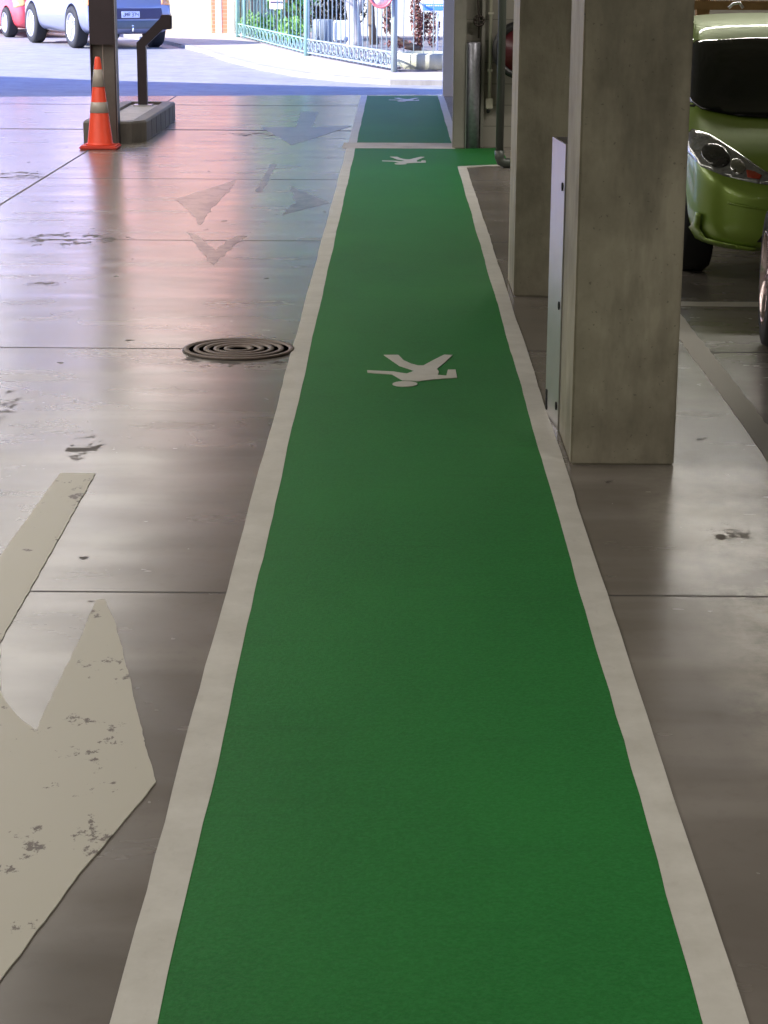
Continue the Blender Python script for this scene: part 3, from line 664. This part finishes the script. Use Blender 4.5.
# fence
fe = empty('street_fence', (0, 0, .056), 'pale teal metal bar fence with scroll border along the footpath', 'fence')
def panel(a, b2, mat, sp):
    d = b2-a; L = Vector((d.x, d.y, 0)).length; u = Vector((d.x, d.y, 0)).normalized(); nn = Vector((-u.y, u.x, 0))
    m3 = Matrix.Translation((a.x, a.y, 0)) @ Matrix(((u.x, nn.x, 0, 0), (u.y, nn.y, 0, 0), (0, 0, 1, 0), (0, 0, 0, 1)))
    b = B(mat); k = int(L/sp)
    for i in range(k): x = (i+.5)*L/k; b.box(x-.008, x+.008, -.008, .008, .03, 1.75, m3)
    b.build('bar_panel', fe)
    b = B(mat)
    for z in (.05, .28, 1.70): b.box(0, L, -.012, .012, z, z+.025, m3)
    b.build('rail', fe)
    b = B(mat); k = int(L/(sp*1.05))
    for i in range(k):
        x = (i+.5)*L/k
        pts = [m3 @ Vector((x+sp*.4*math.cos(t), 0, .178+.085*math.sin(t))) for t in [2*PI*j/10 for j in range(11)]]
        b.tube(pts, .009, 5)
    b.build('scroll_border', fe)
panel(fa, fb, 'fence', .42); panel(fb, fc, 'fencew', .26)
for p, r_, mt_ in ((fa, .05, 'fence'), (fb, .055, 'fence'), (fc, .05, 'fencew'), (fa.lerp(fb, .12), .04, 'fence')):
    B(mt_).tube([(p.x, p.y, 0), (p.x, p.y, 1.85)], r_, 10).build('post', fe)
fd = Vector((3.5, 33.2, .12))
b = B('fencew')
for i in range(14): x = fc.x+.15+i*.155; b.box(x-.007, x+.007, fc.y+.5-.007, fc.y+.5+.007, .03, 1.75)
b.box(fc.x, 2.3, fc.y+.49, fc.y+.51, .05, .08).box(fc.x, 2.3, fc.y+.49, fc.y+.51, 1.7, 1.73).build('bar_panel', fe)
gt = empty('side_gate', (fa.x+.15, 48.6, .0555), 'grey green closed board gate behind the left end of the fence', 'gate')
b = B('grass_panel')
for i in range(16): b.box(i*.1, i*.1+.085, 0, .03, .03, 2.0)
b.box(0, 1.6, .03, .06, .3, .4).box(0, 1.6, .03, .06, 1.6, 1.7).build('board_panel', gt)
B('steel_grey').box(-.08, .0, -.02, .08, 0, 2.1).build('post', gt)
# signs
sg = empty('street_sign', (G(277, 47, .06).x, G(277, 47, .06).y, .06), 'small pale pink sign on a thin teal pole at the fence', 'sign')
Ys = sg.location.y-.06; p0 = P(269.5, 9, Ys); p1 = P(283, 2.6, Ys)
B('sign_pink').box(p0.x-sg.location.x, p1.x-sg.location.x, -.07, -.05, p0.z-.06, p0.z-.06+.42).build('sign_board', sg)
B('sign_dark').box(p0.x-sg.location.x+.02, p1.x-sg.location.x-.005, -.074, -.07, p1.z-.07, p1.z-.04).build('sign_band', sg)
B('down').tube([(0, 0, -.0), (0, 0, 1.7)], .022, 8).build('pole', sg)
rs = empty('round_sign', (fc.x, fc.y-.12, .056), 'round white and navy disc with a pinkish red rim on a grey pole', 'sign')
cx = P(381, -7, fc.y-.1); rr_ = .35
mt = Matrix.Translation((cx.x-fc.x, -.05, cx.z-.04)) @ Matrix.Rotation(PI/2, 4, 'X')
B('sign_white').lathe([(0, 0), (.175*1.9, 0), (.175*1.9, .02), (0, .05)], mt @ Matrix.Diagonal((.53*1.0, 1.06*.53*1.25, 1, 1)), 40).build('disc', rs)
B('red_rim').lathe([(.17, -.005), (.198, -.005), (.198, .045), (.17, .045), (.17, -.005)], mt @ Matrix.Diagonal((1, 1.25, 1, 1)), 40).build('rim', rs)
B('sign_navy').prism([(-.10, .03), (.13, .0), (.14, .09), (-.02, .10)], .03, .045, mt @ Matrix.Translation((0, -.06, .012))).build('image_band', rs)
B('fencew').tube([(0, 0, 0), (0, 0, 1.75)], .03, 10).build('pole', rs)
bs = empty('blue_sign', (.57, 34.3, .081), 'blue arrow shaped sign with white edge behind the fence by the garage pier', 'sign')
def LS(px, py): q = P(px, py, 34.3); return (q.x-.57, q.z-.081)
pts = [LS(419, 4), LS(423, -3), LS(460, -3), LS(460, 11.5), LS(422, 11.5)]
mxz = Matrix(((1, 0, 0, 0), (0, 0, 1, 0), (0, 1, 0, 0), (0, 0, 0, 1)))
B('sign_white').prism(pts, -.02, 0, mxz).build('sign_board', bs)
pts = [LS(422.5, 3.8), LS(455, 3.8), LS(455, 10.3), LS(422.5, 10.3)]
B('sign_blue').prism(pts, -.026, -.02, mxz).build('blue_field', bs)
b = B('sign_white')
for i in range(9):
    a1 = LS(426+i*2.3, 6.2); a2 = LS(427.6+i*2.3, 4.9); b.box(a1[0], a2[0], -.029, -.026, a1[1], a2[1])
b.build('lettering', bs)
B('sign_white').tube([(LS(437.5, 5)[0], .02, 0), (LS(437.5, 5)[0], .02, 1.1)], .02, 8).build('pole', bs)
pw = G(420, 75, .12)
pb = empty('round_planter', (.56, 32.55, .056), 'low round concrete planter at the end of the street fence', 'planter')
B('planter').lathe([(.56, 0), (.56, .25), (.53, .27), (.46, .27), (.46, .2), (0, .2)], seg=48).build('bowl', pb)
# ------------------------------------------------------------------ trees and shrubs
def leaves(name, mat, cx, cy, cz, rx, ry, rz, n_, sz, parent=None, zmin=.1, shape=None):
    b = B(mat)
    for i in range(n_):
        while True:
            p = Vector((random.uniform(-1, 1), random.uniform(-1, 1), random.uniform(-1, 1)))
            if p.length < 1 and p.length > .25: break
        q = Vector((cx+p.x*rx, cy+p.y*ry, cz+p.z*rz))
        if q.z < zmin: q.z = zmin+random.random()*.2
        e = Matrix.Rotation(random.uniform(0, 6.3), 3, 'Z') @ Matrix.Rotation(random.uniform(-1.3, 1.3), 3, 'X')
        s1 = sz*random.uniform(.6, 1.3)
        vs = [b.bm.verts.new(q+e @ Vector(v)) for v in ((-s1*.45, 0, 0), (0, -s1, s1*.1), (s1*.45, 0, 0), (0, s1, s1*.1))]
        b.bm.faces.new(vs)
    me_b = b
    me = bpy.data.meshes.new(name); b.bm.to_mesh(me); b.bm.free(); me.materials.append(M[mat])
    o = bpy.data.objects.new(name, me); C.objects.link(o)
    if parent: o.parent = parent
    return o
GZ = .081
t = empty('tree', (-.84, 39.9, GZ), 'pale trunked tree with a fork behind the middle of the fence', 'tree', 'trees behind the street fence')
B('bark_w').tube([(0, 0, .0), (.02, 0, .15), (0, 0, .5), (-.04, 0, .8), (-.22, 0, 1.5), (-.4, .1, 2.6)], [.2, .13, .12, .12, .1, .08], 12).tube([(0, 0, .55), (.12, 0, .9), (.3, 0, 1.5), (.5, 0, 2.6)], [.08, .09, .08, .07], 10).build('trunk', t)
leaves('crown', 'leaf', -.3, -1, 4.1, 2.0, 1.4, 1.3, 1500, .13, t)
t = empty('tree', (-.52, 41.5, GZ), 'slim dark brown trunk right of the pale forked tree', 'tree', 'trees behind the street fence')
B('bark_b').tube([(.06, 0, .0), (0, 0, .4), (-.02, 0, 1.0), (.1, 0, 2.4)], [.1, .07, .06, .05], 10).build('trunk', t)
leaves('crown', 'leaf_l', .6, 1.2, 3.0, 1.5, .9, 1.1, 900, .12, t)
t = empty('tree', (-2.35, 43.5, GZ), 'leafy green tree with hanging foliage behind the small pink sign', 'tree', 'trees behind the street fence')
B('bark_b').tube([(0, 0, .0), (.03, 0, .8), (0, 0, 2.4)], [.07, .06, .05], 8).build('trunk', t)
leaves('crown', 'leaf_l', .1, 0, 2.5, .8, .7, 2.35, 2800, .10, t, .15)
for (px, Y_, lb) in ((252, 45.6, 'low spiky green shrub at the left end of the fence'), (265, 44.0, 'low bushy shrub beneath the small pink sign'), (291, 42.0, 'green and yellow shrub right of the small pink sign')):
    q = P(px, 40, Y_)
    o = leaves('shrub', 'leaf_l' if px != 265 else 'leaf', 0, 0, .26, .32, .3, .28, 260, .07, None, .0); o.location = (q.x, Y_, GZ)
    tag(o, lb, 'shrub', 'low shrubs behind the fence')
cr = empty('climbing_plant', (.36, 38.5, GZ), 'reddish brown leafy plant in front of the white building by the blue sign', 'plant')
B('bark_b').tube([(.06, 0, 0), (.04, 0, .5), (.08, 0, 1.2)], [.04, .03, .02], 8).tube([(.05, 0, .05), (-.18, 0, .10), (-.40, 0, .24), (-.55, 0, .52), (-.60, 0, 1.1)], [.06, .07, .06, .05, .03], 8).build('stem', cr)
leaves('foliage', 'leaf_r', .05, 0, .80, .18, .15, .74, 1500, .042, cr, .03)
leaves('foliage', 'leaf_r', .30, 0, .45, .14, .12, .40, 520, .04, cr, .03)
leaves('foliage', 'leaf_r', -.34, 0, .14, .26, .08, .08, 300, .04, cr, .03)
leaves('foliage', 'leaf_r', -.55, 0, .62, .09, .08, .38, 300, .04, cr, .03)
hg = leaves('hedge', 'leaf_b', 0, 0, .95, 1.0, .5, .85, 1600, .08, None, .0); hg.location = (-1.45, 44.3, GZ)
tag(hg, 'dark brown and green hedge behind the grey barrel and white box', 'hedge')
wb = tag(B('barrel').box(-1.36, -.98, 43.0, 43.4, GZ, .50, bev=.03).build('white_crate'), 'white box left of the pale tree trunk behind the fence', 'crate')
gb = tag(B('barrelg').lathe([(.20, 0), (.22, .05), (.22, .42), (.18, .46), (0, .46)], Matrix.Translation((-1.55, 42.6, GZ)), 24).build('grey_barrel'), 'grey round barrel behind the fence left of the white box', 'barrel')
b = B('kerb')
for i in range(260):
    tt = random.random(); base = fb.lerp(fc, tt); q = Vector((base.x+random.uniform(.12, 1.6), base.y+random.uniform(.2, 1.4), .085)); r_ = random.uniform(.03, .09)
    b.m('kerb' if i % 2 else 'gravel'); rr3 = bmesh.ops.create_icosphere(b.bm, subdivisions=1, radius=r_, matrix=Matrix.Translation(q) @ Matrix.Diagonal((1.2, 1, .7, 1)))['verts']
    for v_ in rr3: v_.co += Vector((random.uniform(-.2, .2), random.uniform(-.2, .2), random.uniform(-.15, .15)))*r_
    b._t(rr3)
tag(b.build('garden_rubble'), 'grey stone rubble strewn in the bed behind the street fence', 'rubble', kind='stuff')
